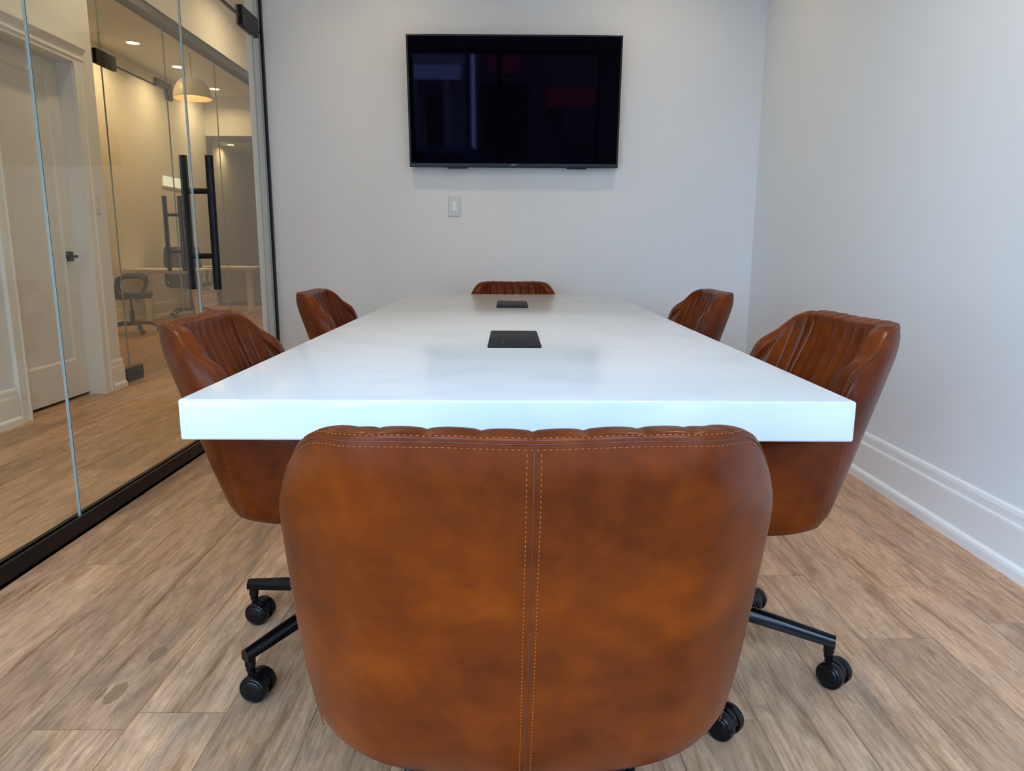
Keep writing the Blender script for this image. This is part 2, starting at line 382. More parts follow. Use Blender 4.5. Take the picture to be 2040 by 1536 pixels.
# baseboards: board, stepped cap, shoe moulding
def base_profile(sgn):      # (offset from the wall, z)
    return [(0, 0), (.030, 0), (.030, .030), (.027, .040), (.020, .046), (.018, .050), (.018, .160), (.0165, .168), (.011, .168), (.011, .198), (.008, .210), (.003, .216), (0, .216)]
def baseboard(name, axis, wall, sgn, a0, a1, label):
    poly = [(wall + sgn * u, z) for u, z in base_profile(1)]
    mb = MB().prism(poly, a0, a1, axis)
    return struct(name, mb, 'trim', label=label, cat='baseboard')
baseboard('baseboard_right', 'y', XR, -1, YF, YB, 'white stepped baseboard along the right wall')
baseboard('baseboard_back', 'x', YB, -1, -1.51, XR - .03, 'white stepped baseboard under the television wall')
baseboard('baseboard_corridor', 'y', XW, 1, D1 + .10, YE + .012, 'short white baseboard between white door and office glass')
baseboard('baseboard_corridor_near', 'y', XW, 1, YF, D0 - .10, 'white baseboard left of the corridor door')
baseboard('baseboard_office', 'y', XO, 1, YE, 20, 'white baseboard along the far office wall')
struct('trim_2', MB().prism([(XW - .14, 0), (XW + .012, 0), (XW + .012, .16), (XW + .006, .21), (XW - .14, .21)], YE, YE + .014, 'y'), 'trim', label='baseboard return at the corridor wall end', cat='baseboard')

# white corridor door with casing
door = thing('door_1', (0, 0, 0), 'white one-panel door recessed in the corridor wall', 'door', kind='structure')
XD = XW - .095
ds = MB()
st = .115
ds.box(XD - .04, D0 + .012, .018, XD - .012, D1 - .012, DZ - .012)                     # core with the recessed panel
for y0, y1, z0, z1 in ((D0 + .012, D0 + .012 + st, .018, DZ - .012), (D1 - .012 - st, D1 - .012, .018, DZ - .012), (D0 + .012 + st, D1 - .012 - st, .018, .26), (D0 + .012 + st, D1 - .012 - st, DZ - .012 - st, DZ - .012)):
    ds.box(XD - .03, y0, z0, XD, y1, z1)
pb = [(D0 + .012 + st, .26), (D1 - .012 - st, DZ - .012 - st)]
ya, za = pb[0]; yb, zb = pb[1]; e = .014
ds.add([(XD, ya, za), (XD, yb, za), (XD, yb, zb), (XD, ya, zb), (XD - .012, ya + e, za + e), (XD - .012, yb - e, za + e), (XD - .012, yb - e, zb - e), (XD - .012, ya + e, zb - e)],
       [(0, 1, 5, 4), (1, 2, 6, 5), (2, 3, 7, 6), (3, 0, 4, 7)])
ds.build('door_slab', 'door', door, fix=True)
MB().box(XD - .03, D0 + .012, .001, XD - .004, D1 - .012, .017).build('door_bottom_sweep', 'black', door)
jm = MB(); jm.box(XW - .14, D0 - .001, 0, XW + .004, D0 + .011, DZ); jm.box(XW - .14, D1 - .011, 0, XW + .004, D1 + .001, DZ); jm.box(XW - .14, D0, DZ - .011, XW + .004, D1, DZ + .001)
jm.build('door_jamb', 'trim', door)
def casing_prof(): return [(0, 0), (.020, .0), (.022, .012), (.016, .02), (.016, .07), (.024, .078), (.024, .095), (0, .095)]
cs = MB()
cs.prism([(XW + u, D1 - .006 + v) for u, v in casing_prof()], 0, DZ, 'z')
cs.prism([(XW + u, D0 + .006 - v) for u, v in casing_prof()], 0, DZ, 'z')
cs.build('door_casing', 'trim', door)
hd = MB().prism([(XW, DZ - .005), (XW + .018, DZ - .005), (XW + .018, DZ + .018), (XW + .026, DZ + .022), (XW + .026, DZ + .034), (XW + .02, DZ + .04), (XW + .02, DZ + .062), (XW + .030, DZ + .072), (XW + .044, DZ + .092), (XW + .044, DZ + .104), (XW, DZ + .104)], D0 - .11, D1 + .11, 'y')
hd.build('door_header', 'trim', door)
hn = MB(); hn.box(XD, 4.965, .925, XD + .012, 5.03, .99, bev=.003)
hn.tube([(XD + .012, 4.998, .957), (XD + .05, 4.998, .957)], .009)
hn.box(XD + .042, 4.885, .949, XD + .056, 5.008, .965, bev=.003)
hn.build('door_handle', 'black', door)

# ------------------------------------------------------------------ meeting room glass partition
TZ0, TZ1 = .065, 2.91
T = .005
def pane(mb, x, y0, z0, y1, z1):
    """pane with polished edges: slot 0 glass, slot 1 edge"""
    mb.add([(x - T, y0, z0), (x - T, y1, z0), (x - T, y1, z1), (x - T, y0, z1), (x + T, y0, z0), (x + T, y1, z0), (x + T, y1, z1), (x + T, y0, z1)],
           [(0, 1, 2, 3), (4, 7, 6, 5)], 0)
    o = len(mb.v) - 8
    mb.f += [(o + a, o + b, o + c, o + d) for a, b, c, d in ((0, 4, 5, 1), (1, 5, 6, 2), (2, 6, 7, 3), (3, 7, 4, 0))]; mb.m += [1] * 4
    return mb
Y0, Y1_, Y2_, Y3_ = 1.33, 2.511, 3.690, 4.722
SEAM = 2.333
def panel(x, y0, z0, y1, z1, label, group=None, seal=True):
    p = tag(pane(MB(), x, y0, z0, y1, z1).build('glass_panel', ['glass', 'edge']), label, 'glass panel', group)
    if seal: MB().box(x + T * .05, y1 + .0002, z0, x + T, y1 + .0028, z1).build('joint_seal', 'seal', p)
    return p
panel(XG, YF + .01, TZ0 - .03, Y0 - .002, TZ1, 'tall fixed glass panel of the partition nearest the street window')
panel(XG, Y0 + .002, TZ0 - .03, Y1_ - .002, TZ1, 'tall fixed glass panel at the left picture edge, before the first bright joint')
panel(XG, Y1_ + .002, TZ0 - .03, Y2_ - .003, TZ1, 'tall fixed glass panel between the bright joint and the glass door')
panel(XG, Y2_ + .001, SEAM + .006, YB - .031, TZ1, 'glass transom panel over the meeting room door')
panel(XG, Y3_ + .004, TZ0 - .03, YB - .031, SEAM - .006, 'narrow glass strip between the glass door and the television wall')
ch = MB()
ch.box(XG - .024, YF, 0, XG - .007, YB, .066); ch.box(XG + .007, YF, 0, XG + .018, Y2_ - .001, .066); ch.box(XG + .007, Y3_, 0, XG + .018, YB, .066); ch.box(XG - .024, YF, 0, XG + .018, YB, .012)
ch.box(XG + .007, Y2_ - .001, 0, XG + .018, Y3_, .060)
struct('trim_1', ch, 'black', label='black floor channel holding the meeting room glass', cat='channel')
c2 = MB(); c2.box(XG - .006, YB - .03, .066, XG + .018, YB, TZ1)
struct('trim_3', c2, 'black', label='black wall channel in the corner beside the television wall', cat='channel')
c3 = MB(); c3.box(XG - .024, YF, TZ1 - .01, XG - .007, YB, ZC); c3.box(XG + .007, YF, TZ1 - .01, XG + .018, YB, ZC); c3.box(XG - .024, YF, TZ1 + .01, XG + .018, YB, ZC)
struct('trim_4', c3, 'black', label='black ceiling channel over the meeting room glass', cat='channel')

def patch(mb, x, pts, h=.016):
    mb.prism(pts, x - h, x + h, 'x'); return mb
def pull_handle(parent, x, y, z0, z1, off, r, bars, part='pull_handle'):
    hb = MB()
    for s in (-1, 1):
        hb.tube([(x + s * off, y, z0), (x + s * off, y, z0 + .001), (x + s * off, y, z1 - .001), (x + s * off, y, z1)], [r * .94, r, r, r * .94], 18)
    for z in bars: hb.tube([(x - off, y, z), (x + off, y, z)], r * .72, 14)
    return hb.build(part, 'black', parent, smooth=40)
gd = thing('glass_door', (XG, Y3_, 0), 'frameless glass door with long black ladder handle, beside the television wall', 'glass door')
def local(o, root):            # geometry was written in world space: shift it into the thing's frame
    me = o.data; me.transform(Matrix.Translation(-Vector(root.location))); return o
local(pane(MB(), XG, Y2_ + .003, .075, Y3_ - .001, SEAM - .006).build('door_pane', ['glass', 'edge'], gd), gd)
local(patch(MB(), XG, [(4.512, 2.284), (4.790, 2.284), (4.790, 2.392), (4.512, 2.392)], .018).build('top_pivot_patch', 'black', gd), gd)
local(patch(MB(), XG, [(4.52, .068), (4.76, .068), (4.76, .16), (4.52, .16)], .018).build('bottom_pivot_patch', 'black', gd), gd)
local(MB().box(XG - .004, Y2_ + .003, SEAM - .008, XG + .004, 4.513, SEAM + .008).build('top_seal', 'seal', gd), gd)
local(pull_handle(gd, XG, 3.762, .809, 1.468, .064, .0195, (1.296, .977)), gd)

# ------------------------------------------------------------------ office glass across the corridor
OZ0, OZ1, OS = .03, 2.865, 2.345
GO = 'office glass panels'
def panel2(y0, z0, y1, z1, label): return panel(XG2, y0, z0, y1, z1, label)
panel2(YE + .002, OZ0, 5.588, OZ1, 'narrow glass strip across the corridor, beside the plaster wall end')
PATCH_PARENT = panel2(5.592, OS + .005, 6.618, OZ1, 'glass transom panel over the office door')
panel2(6.622, OZ0, 7.73, OZ1, 'office glass panel just past the office door')
panel2(7.734, OZ0, 9.30, OZ1, 'second office glass panel past the office door')
panel2(9.304, OZ0, 11.2, OZ1, 'third office glass panel past the office door')
panel2(11.204, OZ0, YO - .06, OZ1, 'last office glass panel beside the dark framed glazing')
patch(MB(), XG2, [(6.42, 2.352), (6.61, 2.352), (6.622, 2.27), (6.70, 2.27), (6.70, 2.405), (6.42, 2.405)]).build('corner_patch', 'frame', PATCH_PARENT)
tc_ = MB(); tc_.box(XG2 - .05, YE, 2.855, XG2 + .055, YO - .05, 2.93)
struct('trim_5', tc_, 'frame', label='dark steel top channel over the office glass', cat='channel')
tb = MB(); tb.box(XG2 - .012, YE, 0, XG2 + .012, 5.588, .03); tb.box(XG2 - .012, 6.622, 0, XG2 + .012, YO - .05, .03)
struct('trim_6', tb, 'trim', label='slim floor channel under the office glass', cat='channel')
od = thing('glass_door', (XG2, 5.59, 0), 'office glass door across the corridor, with dark ladder handle', 'glass door')
local(pane(MB(), XG2, 5.592, .01, 6.616, OS - .005).build('door_pane', ['glass', 'edge'], od), od)
local(patch(MB(), XG2, [(5.505, 2.305), (5.775, 2.305), (5.775, 2.405), (5.505, 2.405)]).build('top_pivot_patch', 'black', od), od)
local(patch(MB(), XG2, [(5.50, .002), (5.76, .002), (5.76, .105), (5.50, .105)], .022).build('bottom_pivot_patch', 'black', od), od)
local(MB().box(XG2 - .004, 5.592, OS - .006, XG2 + .004, 6.42, OS + .006).build('top_seal', 'seal', od), od)
local(pull_handle(od, XG2, 6.555, .815, 1.462, .066, .019, (1.30, .985)), od)

# dark framed glazing at the end of the office
eg = thing('window_2', (0, 0, 0), 'dark framed full height glazing at the end of the office', 'window', kind='structure')
ef = MB()
for x0, x1, z0, z1 in ((XO, XO + .07, 0, 2.92), (-2.0, -1.93, 0, 2.92), (XO + .07, -2.0, 2.83, 2.92), (XO + .07, -2.0, 0, .06), (-3.55, -3.48, .06, 2.83), (-2.98, -2.85, .06, 2.83)):
    ef.box(x0, YO - .03, z0, x1, YO + .04, z1)
ef.build('window_frame', 'frame', eg)
for x0, x1 in ((XO + .07, -3.55), (-3.48, -2.98), (-2.85, -2.0)):
    MB().box(x0, YO, .06, x1, YO + .01, 2.83).build('window_pane', 'glass', eg)
struct('wall_corridor_stub', MB().box(-1.93, YO - .03, 0, -1.63, YO + .07, 2.92), 'wall', label='wall piece at the corridor end', cat='wall')

# ------------------------------------------------------------------ lamps
def pot_light(x, y, z, label, power=None, col=WARM, group=None, r=.075, spread=150):
    t = thing('pot_light', (x, y, z), label, 'ceiling light', group)
    MB().lathe([(r + .022, 0), (r + .022, -.004), (r + .010, -.009), (r + .001, -.006), (r, -.001)], 32).build('trim_ring', 'trim', t, smooth=50)
    MB().lathe([(r, -.003), (.001, -.004)], 32).build('lens', 'potlens', t)
    l = bpy.data.lights.new('lamp', 'AREA'); l.shape = 'DISK'; l.size = r * 2; l.energy = POT_W if power is None else power; l.color = col; l.spread = math.radians(spread)
    o = bpy.data.objects.new('lamp', l); C.objects.link(o); o.parent = t; o.location = (0, 0, -.012)
    return t
k = 'office pot lights'
pot_light(-4.72, 9.85, ZH, 'nearest of the three pot lights in the office ceiling', 13, group=k)
pot_light(-4.70, 11.08, ZH, 'middle of the three pot lights in the office ceiling', 13, group=k)
pot_light(-4.75, 12.54, ZH, 'farthest of the three pot lights in the office ceiling', 13, group=k)
pot_light(-4.70, 7.6, ZH, 'office pot light hidden behind the plaster wall end', 13, group=k)
pot_light(-5.0, 13.79, 2.86, 'pot light seen through the dark framed glazing', 4, r=.06)
k = 'corridor pot lights'
pot_light(-2.2, 2.6, ZH, 'corridor pot light beside the meeting room glass', 9, col=(1.0, .90, .76), group=k)
pot_light(-2.2, 5.1, ZH, 'corridor pot light by the white door', 9, group=k)
pot_light(-2.2, 7.6, ZH, 'corridor pot light by the office door', 13, group=k)
pot_light(-2.2, 10.4, ZH, 'corridor pot light near the corridor end', 13, group=k)
k = 'meeting room pot lights'
pot_light(-.75, 4.15, ZC, 'meeting room pot light left of the television', 3.4, group=k)
pot_light(.85, 4.15, ZC, 'meeting room pot light right of the television', 3.4, group=k)

NEUT = (1.0, .86, .68)
pot_light(-.80, 2.1, ZC, 'meeting room pot light above the nearer left chair', 9, col=NEUT, group=k)
pot_light(.85, 2.1, ZC, 'meeting room pot light above the nearer right chair', 9, col=NEUT, group=k)
pl = thing('pendant_lamp', (-4.20, 10.3, 0), 'dome pendant lamp with warm copper inside, hanging in the office', 'pendant lamp')
prof = [(.02, 3.25), (.05, 3.246), (.11, 3.23), (.17, 3.19), (.21, 3.125), (.235, 3.045), (.245, 2.985)]
MB().lathe(prof, 48).build('lamp_shade', 'shade', pl, smooth=60)
MB().lathe([(r - .006, z - .004) for r, z in prof], 48).build('shade_lining', 'shade_in', pl, smooth=60)
MB().tube([(0, 0, 3.25), (0, 0, ZH)], .004, 8).build('cord', 'taskblack', pl)
MB().lathe([(.001, 3.17), (.02, 3.16), (.03, 3.12), (.034, 3.09), (.028, 3.06), (.001, 3.045)], 20).build('bulb', 'bulb', pl, smooth=60)
lp = bpy.data.lights.new('lamp', 'POINT'); lp.energy = 6; lp.color = (1, .6, .3); lp.shadow_soft_size = .04
lo = bpy.data.objects.new('lamp', lp); C.objects.link(lo); lo.parent = pl; lo.location = (0, 0, 3.03)

sd = thing('slot_diffuser', (-4.0, 9.2, ZH), 'thin dark slot air diffuser in the office ceiling', 'air vent')
MB().box(-.05, -.85, -.012, .05, .85, 0, bev=.003).build('vent_frame', 'desk', sd)
MB().box(-.03, -.82, -.014, .03, .82, -.011).build('vent_slot', 'frame', sd)

# ------------------------------------------------------------------ wall switches
def switch(name, loc, rz, label):
    t = thing('light_switch', loc, label, 'light switch', rz=rz)     # faces local -Y
    MB().box(-.040, -.0075, -.0635, .040, -.0005, .0635, bev=.0042).build('switch_plate', 'plate', t)
    MB().box(-.0185, -.0080, -.036, .0185, -.0065, .036).build('switch_surround', 'plate', t)
    rk = MB().add([(-.0145, -.0068, -.031), (.0145, -.0068, -.031), (.0145, -.0068, .031), (-.0145, -.0068, .031), (-.0145, -.0115, -.029), (.0145, -.0115, -.029), (.0145, -.0085, .0), (-.0145, -.0085, .0), (.0145, -.0105, .029), (-.0145, -.0105, .029)],
                  [(0, 1, 5, 4), (4, 5, 6, 7), (7, 6, 8, 9), (9, 8, 2, 3), (0, 4, 7, 9, 3), (1, 2, 8, 6, 5)])
    rk.build('rocker', 'rocker', t)
    for z in (-.052, .052):
        MB().lathe([(.0001, .0), (.003, -.0005), (.0032, .002)], 12, mat=Matrix.Translation((0, -.0065, z)) @ Matrix.Rotation(PI / 2, 4, 'X')).build('screw', 'plate', t)
    return t
switch('s', (-.339, YB, 1.2905), 0, 'white rocker switch on the wall under the television')
switch('s', (XW, 5.215, 1.312), PI / 2, 'white rocker switch on the corridor wall by the white door')

# ------------------------------------------------------------------ television
tv = thing('television', (.046, 4.79, 1.917), 'large black flat television tilted down on the back wall', 'television')
TW, TH = .663, .389
tilt = Matrix.Rotation(math.radians(5.4), 4, 'X')
MB().box(-TW, -.012, -TH, TW, .014, TH, bev=.004, mat=tilt).build('bezel', 'tvbody', tv)
MB().box(-TW + .10, .012, -TH + .06, TW - .10, .045, TH - .16, bev=.012, mat=tilt).build('rear_housing', 'tvbody', tv)
MB().box(-TW + .012, -.0135, -TH + .026, TW - .012, -.011, TH - .012, mat=tilt).build('screen', 'tvscreen', tv)
MB().box(-TW + .004, -.0145, -TH + .010, TW - .004, -.011, -TH + .022, mat=tilt).build('lower_strip', 'tvbezel', tv)
for cx_ in (-.36, .40):
    ft = MB().prism([(cx_ - .07, -TH + .004), (cx_ - .06, -TH - .008), (cx_ + .06, -TH - .008), (cx_ + .07, -TH + .004)], -.008, .012, 'y')
    for i in range(len(ft.v)): ft.v[i] = tuple(tilt @ Vector(ft.v[i]))
    ft.build('foot_cover', 'tvbody', tv)
mt = MB(); mt.box(-.22, .086, -.2, .22, .09, .2)
for sx_ in (-.16, .16): mt.box(sx_ - .02, .02, -.2, sx_ + .02, .088, .18)
mt.build('wall_mount', 'black', tv)
cu = bpy.data.curves.new('logo_text', 'FONT'); cu.body = 'SONY'; cu.size = .0125; cu.align_x = 'CENTER'; cu.align_y = 'CENTER'; cu.extrude = .0003; cu.space_character = 1.08
tmp = bpy.data.objects.new('logo_tmp', cu); C.objects.link(tmp); bpy.context.view_layer.update()
lm = bpy.data.meshes.new_from_object(tmp.evaluated_get(bpy.context.evaluated_depsgraph_get())); bpy.data.objects.remove(tmp)
lm.materials.clear(); lm.materials.append(M['logo'])
lm.transform(tilt @ Matrix.Translation((.0, -.0150, -TH + .016)) @ Matrix.Rotation(PI / 2, 4, 'X'))
lg = bpy.data.objects.new('logo', lm); C.objects.link(lg); lg.parent = tv; lg['label'] = 'small silver maker name on the lower bezel'

# ------------------------------------------------------------------ conference table
tb = thing('conference_table', (.0212, 1.2777, 0), 'long thick white stone conference table in the middle of the room', 'table', rz=math.radians(-.28))
HW, TL = .6107, 3.146
MB().box(-HW, 0, .6745, HW, TL, .75, bev=.005, seg=3).build('tabletop', 'quartz', tb, smooth=40)
MB().box(-.26, .95, .63, .26, TL - .45, .6745).build('support_rail', 'frame', tb)
for y in (1.02, TL - .72):
    MB().box(-.24, y, 0, .24, y + .09, .63, bev=.004).build('panel_leg', 'trim', tb)
def power_box(x, y, label):
    t = thing('power_box', (x, y, .75), label, 'power box', 'table power boxes', rz=math.radians(-.28))
    MB().box(-.0745, -.185, 0, .0745, .185, .0075, bev=.0028, seg=2).build('lid', 'box', t, smooth=40)
    MB().box(-.0335, -.165, .0068, -.0295, .155, .0079).build('cable_slot', 'slot', t)
    return t
power_box(.024, 2.170, 'flat black power box set in the tabletop, nearer the camera')
power_box(.029, 3.565, 'flat black power box set in the tabletop, nearer the television')

# ------------------------------------------------------------------ leather tub chair
RIM = [(0.0, .3925, .8426), (.095, .389, .8444), (.1700, .3840, .8440), (.2260, .3380, .8345), (.2640, .2830, .7900), (.276, .2240, .748), (.279, .1850, .664), (.2821, .125, .640), (.2815, -.02, .612), (.271, -.1242, .582), (.2476, -.22, .545)]
BOT = [(0.0, .2324, .3686), (.0923, .2315, .3716), (.1674, .2261, .3806), (.225, .2059, .3946), (.2597, .1616, .3985), (.2748, .113, .3985), (.2785, .073, .3985), (.2805, .03, .3985), (.2805, -.04, .3985), (.2748, -.12, .3985), (.2597, -.21, .3985)]
def cr(P, s):
    n = len(P) - 1; a = min(abs(s), 1) * n; i = min(int(a), n - 1); t = a - i
    def g(k):
        if k < 0: q = P[-k]; return (-q[0], q[1], q[2])
        if k > n: return tuple(2 * P[n][j] - P[n - 1][j] for j in range(3))
        return P[k]
    p0, p1, p2, p3 = g(i - 1), g(i), g(i + 1), g(i + 2)
    r = [.5 * (2 * p1[j] + (p2[j] - p0[j]) * t + (2 * p0[j] - 5 * p1[j] + 4 * p2[j] - p3[j]) * t * t + (3 * p1[j] - p0[j] - 3 * p2[j] + p3[j]) * t ** 3) for j in range(3)]
    if s < 0: r[0] = -r[0]
    return Vector(r)
def nrm(s):
    lo, hi = max(-1, s - .03), min(1, s + .03)
    a, b = cr(RIM, lo), cr(RIM, hi); d = b - a; L = math.hypot(d.x, d.y)
    return Vector((-d.y / L, d.x / L, 0))
def outer(s, t):
    P, Q = cr(RIM, s), cr(BOT, s); u = max(0, (t - .80) / .20)
    return Q.lerp(P, t) + nrm(s) * (.0028 * math.sin(PI * min(1, max(0, t))) + .003 * min(1, t * 4) - CURL * u * u * u)
CURL = .017
def rimP(s): return outer(s, 1)
def flip(v): return (v[0], -v[1], v[2])      # b axis points backwards, chair faces +Y

# arc length table so that columns are evenly spaced along the rim
NS = 400
_tab = [0.0]
for i in range(NS):
    a, b = cr(RIM, i / NS), cr(RIM, (i + 1) / NS); _tab.append(_tab[-1] + math.hypot(b.x - a.x, b.y - a.y))
ARC = _tab[-1]
def s_of_arc(a):
    sg = 1 if a >= 0 else -1; a = abs(a)
    lo, hi = 0, NS
    while hi - lo > 1:
        m = (lo + hi) // 2
        if _tab[m] <= a: lo = m
        else: hi = m
    d = _tab[hi] - _tab[lo]
    return sg * min(1, (lo + (a - _tab[lo]) / d if d else 0) / NS)
GW = .0505           # channel spacing at the rim
NCH = 5
def lobe(a):
    if abs(a) > GW * NCH: return 1.0
    return abs(math.sin(PI * a / GW)) ** .45
TH_R = .050
def thick0(s, t):     # padding thickness between outer and inner surface, t = 1 at the rim
    return TH_R + .016 * math.sin(PI * min(1, max(0, (1 - t) * 1.0))) + .010 * (1 - t)
def thick(s, t):
    u = max(0, (t - .80) / .20)
    return thick0(s, t) - CURL * (u * u * u - 1) * 1.0 * 0 + CURL * (1 - u * u * u) * .4
def inner(s, a, t):
    o = outer(s, t); n = nrm(s)
    fade = max(0, min(1, (1 - t) / .06)) * .6 + .4
    dep = .0075 * (1 - lobe(a)) * fade
    q = o - n * (thick(s, t) - dep)
    q.z -= .012 * max(0, min(1, (t - .5) * 2))
    return q
def rim_top(s, a, k):
    """k 0..1 across the rounded top of the rim, outside to inside"""
    P = rimP(s); n = nrm(s)
    dep = .0028 * (1 - lobe(a)) * math.sin(PI * k) ** .5 if 0 < k < 1 else 0
    q = P - n * (TH_R * (1 - math.cos(PI * k)) / 2)
    q.z += .008 * math.sin(PI * k) ** .8 - .012 * k * k - dep
    return q
_n = int(ARC / (GW / 10))
arcs = [-ARC] + [GW / 10 * i for i in range(-_n, _n + 1)] + [ARC]
NA = len(arcs) - 1
scol = [s_of_arc(a) for a in arcs]
SEAT_Z = .455
def chair_shell_mesh():
    mb = MB(); cols = []
    for s in scol:
        Q = cr(BOT, s); n = nrm(s); col = []
        for u, dz in ((.060, -.004), (.035, -.003), (.018, .001), (.008, .007), (.002, .016)):
            col.append(flip(Q - n * u + Vector((0, 0, dz))))
        for j in range(1, 23):
            t = .045 + (1 - .045) * j / 22
            col.append(flip(outer(s, t)))
        cols.append(col)
    return cols
def grid(mb, cols):
    n = len(cols[0]); o = len(mb.v)
    for c in cols: mb.v += [tuple(p) for p in c]
    for i in range(len(cols) - 1):
        for j in range(n - 1):
            a = o + i * n + j; mb.f.append((a, a + 1, a + n + 1, a + n)); mb.m.append(0)
def build_shell(parent):
    mb = MB(); cols = chair_shell_mesh(); grid(mb, cols)
    n = len(cols[0])                                        # underside
    ring = [i * n for i in range(len(cols))]
    cz = len(mb.v); mb.v.append((0, .02, .402))
    for i in range(len(ring) - 1): mb.f.append((ring[i + 1], ring[i], cz)); mb.m.append(0)
    mb.f.append((ring[0], ring[-1], cz)); mb.m.append(0)
    return mb.build('outer_shell', 'leather', parent, smooth=50)
def build_lining(parent):
    mb = MB(); cols = []
    for s, a in zip(scol, arcs):
        col = [flip(rimP(s))]
        for j in range(1, 12): col.append(flip(rim_top(s, a, j / 12)))
        z0 = cr(RIM, s).z; tz = max(.02, (SEAT_Z - .4079) / (z0 - .4079))
        for j in range(0, 30):
            t = 1 - (1 - tz) * j / 29
            col.append(flip(inner(s, a, t)))
        cols.append(col)
    grid(mb, cols)
    n = len(cols[0])
    for ci in (0, len(cols) - 1):                           # arm fronts: close the padding
        s = scol[ci]; base = ci * n
        oi = len(mb.v); mb.v.append(flip(cr(BOT, s) - nrm(s) * .03))
        mb.f.append(tuple(range(base, base + n)) + (oi,)); mb.m.append(0)
    return mb.build('channelled_lining', 'leather', parent, smooth=60)
def build_seat(parent):
    mb = MB(); rings = []
    idx = list(range(0, NA + 1, 4))
    for f, z in ((.97, SEAT_Z - .045), (1.0, SEAT_Z - .02), (1.0, SEAT_Z + .002), (.97, SEAT_Z + .014), (.88, SEAT_Z + .022), (.6, SEAT_Z + .027), (.3, SEAT_Z + .028)):
        r = []
        for i in idx:
            s = scol[i]; z0 = cr(RIM, s).z; t = max(.02, (SEAT_Z - .4079) / (z0 - .4079))
            p = inner(s, 0 if abs(arcs[i]) < GW * NCH else arcs[i], t); p = p + nrm(s) * -.004
            r.append((p.x * f, -p.y * f, z))
        l, rr_ = r[0], r[-1]
        for q in range(1, 12):
            k_ = q / 12; x = rr_[0] + (l[0] - rr_[0]) * k_; y = rr_[1] + math.sin(PI * k_) ** .6 * .045 * f
            r.append((x, y, z))
        rings.append(r)
    m_ = len(rings[0])
    for r in rings: mb.v += r
    for i in range(len(rings) - 1):
        for j in range(m_):
            j2 = (j + 1) % m_; mb.f.append((i * m_ + j, i * m_ + j2, (i + 1) * m_ + j2, (i + 1) * m_ + j)); mb.m.append(0)
    mb.f.append(tuple(range(m_ - 1, -1, -1))); mb.m.append(0); mb.f.append(tuple(range((len(rings) - 1) * m_, len(rings) * m_))); mb.m.append(0)
    return mb.build('seat_cushion', 'leather', parent, smooth=60)
def stitch_row(mb, pts, nrms, pitch=.0058, r=.00065, mi=0, frac=.62):
    """short raised thread segments along a polyline"""
    L = [0]
    for i in range(1, len(pts)): L.append(L[-1] + (pts[i] - pts[i - 1]).length)
    def at(d):
        lo = 0
        while lo < len(L) - 2 and L[lo + 1] < d: lo += 1
        k_ = (d - L[lo]) / max(1e-9, L[lo + 1] - L[lo]); k_ = max(0, min(1, k_))
        return pts[lo].lerp(pts[lo + 1], k_), nrms[lo].lerp(nrms[lo + 1], k_)
    d = 0
    while d + pitch < L[-1]:
        a, na = at(d); b, nb = at(d + pitch * frac)
        ax = (b - a); n = na.normalized(); q = ax.cross(n).normalized(); m_ = (a + b) / 2
        c = [a - n * r * .3, m_ + q * r, m_ + n * r * 1.2, m_ - q * r, b - n * r * .3]
        mb.add([tuple(p) for p in c], [(0, 1, 2), (0, 2, 3), (4, 2, 1), (4, 3, 2)], mi)
        a2, na2 = at(d + pitch * .81); h = r * .85
        tdir = ax.normalized()
        mb.add([tuple(a2 + na2 * .00025 + tdir * h * 1.2), tuple(a2 + na2 * .00025 + q * h), tuple(a2 + na2 * .00025 - tdir * h * 1.2), tuple(a2 + na2 * .00025 - q * h)], [(0, 1, 2, 3)], 1)
        d += pitch
def onshell(s, t):
    e_ = .004
    p = outer(s, t); a = outer(max(-1, s - e_), t); b = outer(min(1, s + e_), t); c = outer(s, max(0, t - .01)); d = outer(s, min(1, t + .01))
    n = (b - a).cross(d - c).normalized()
    if n.dot(nrm(s)) < 0: n = -n
    p2 = Vector(flip(p)); n2 = Vector(flip(n))
    return p2, n2
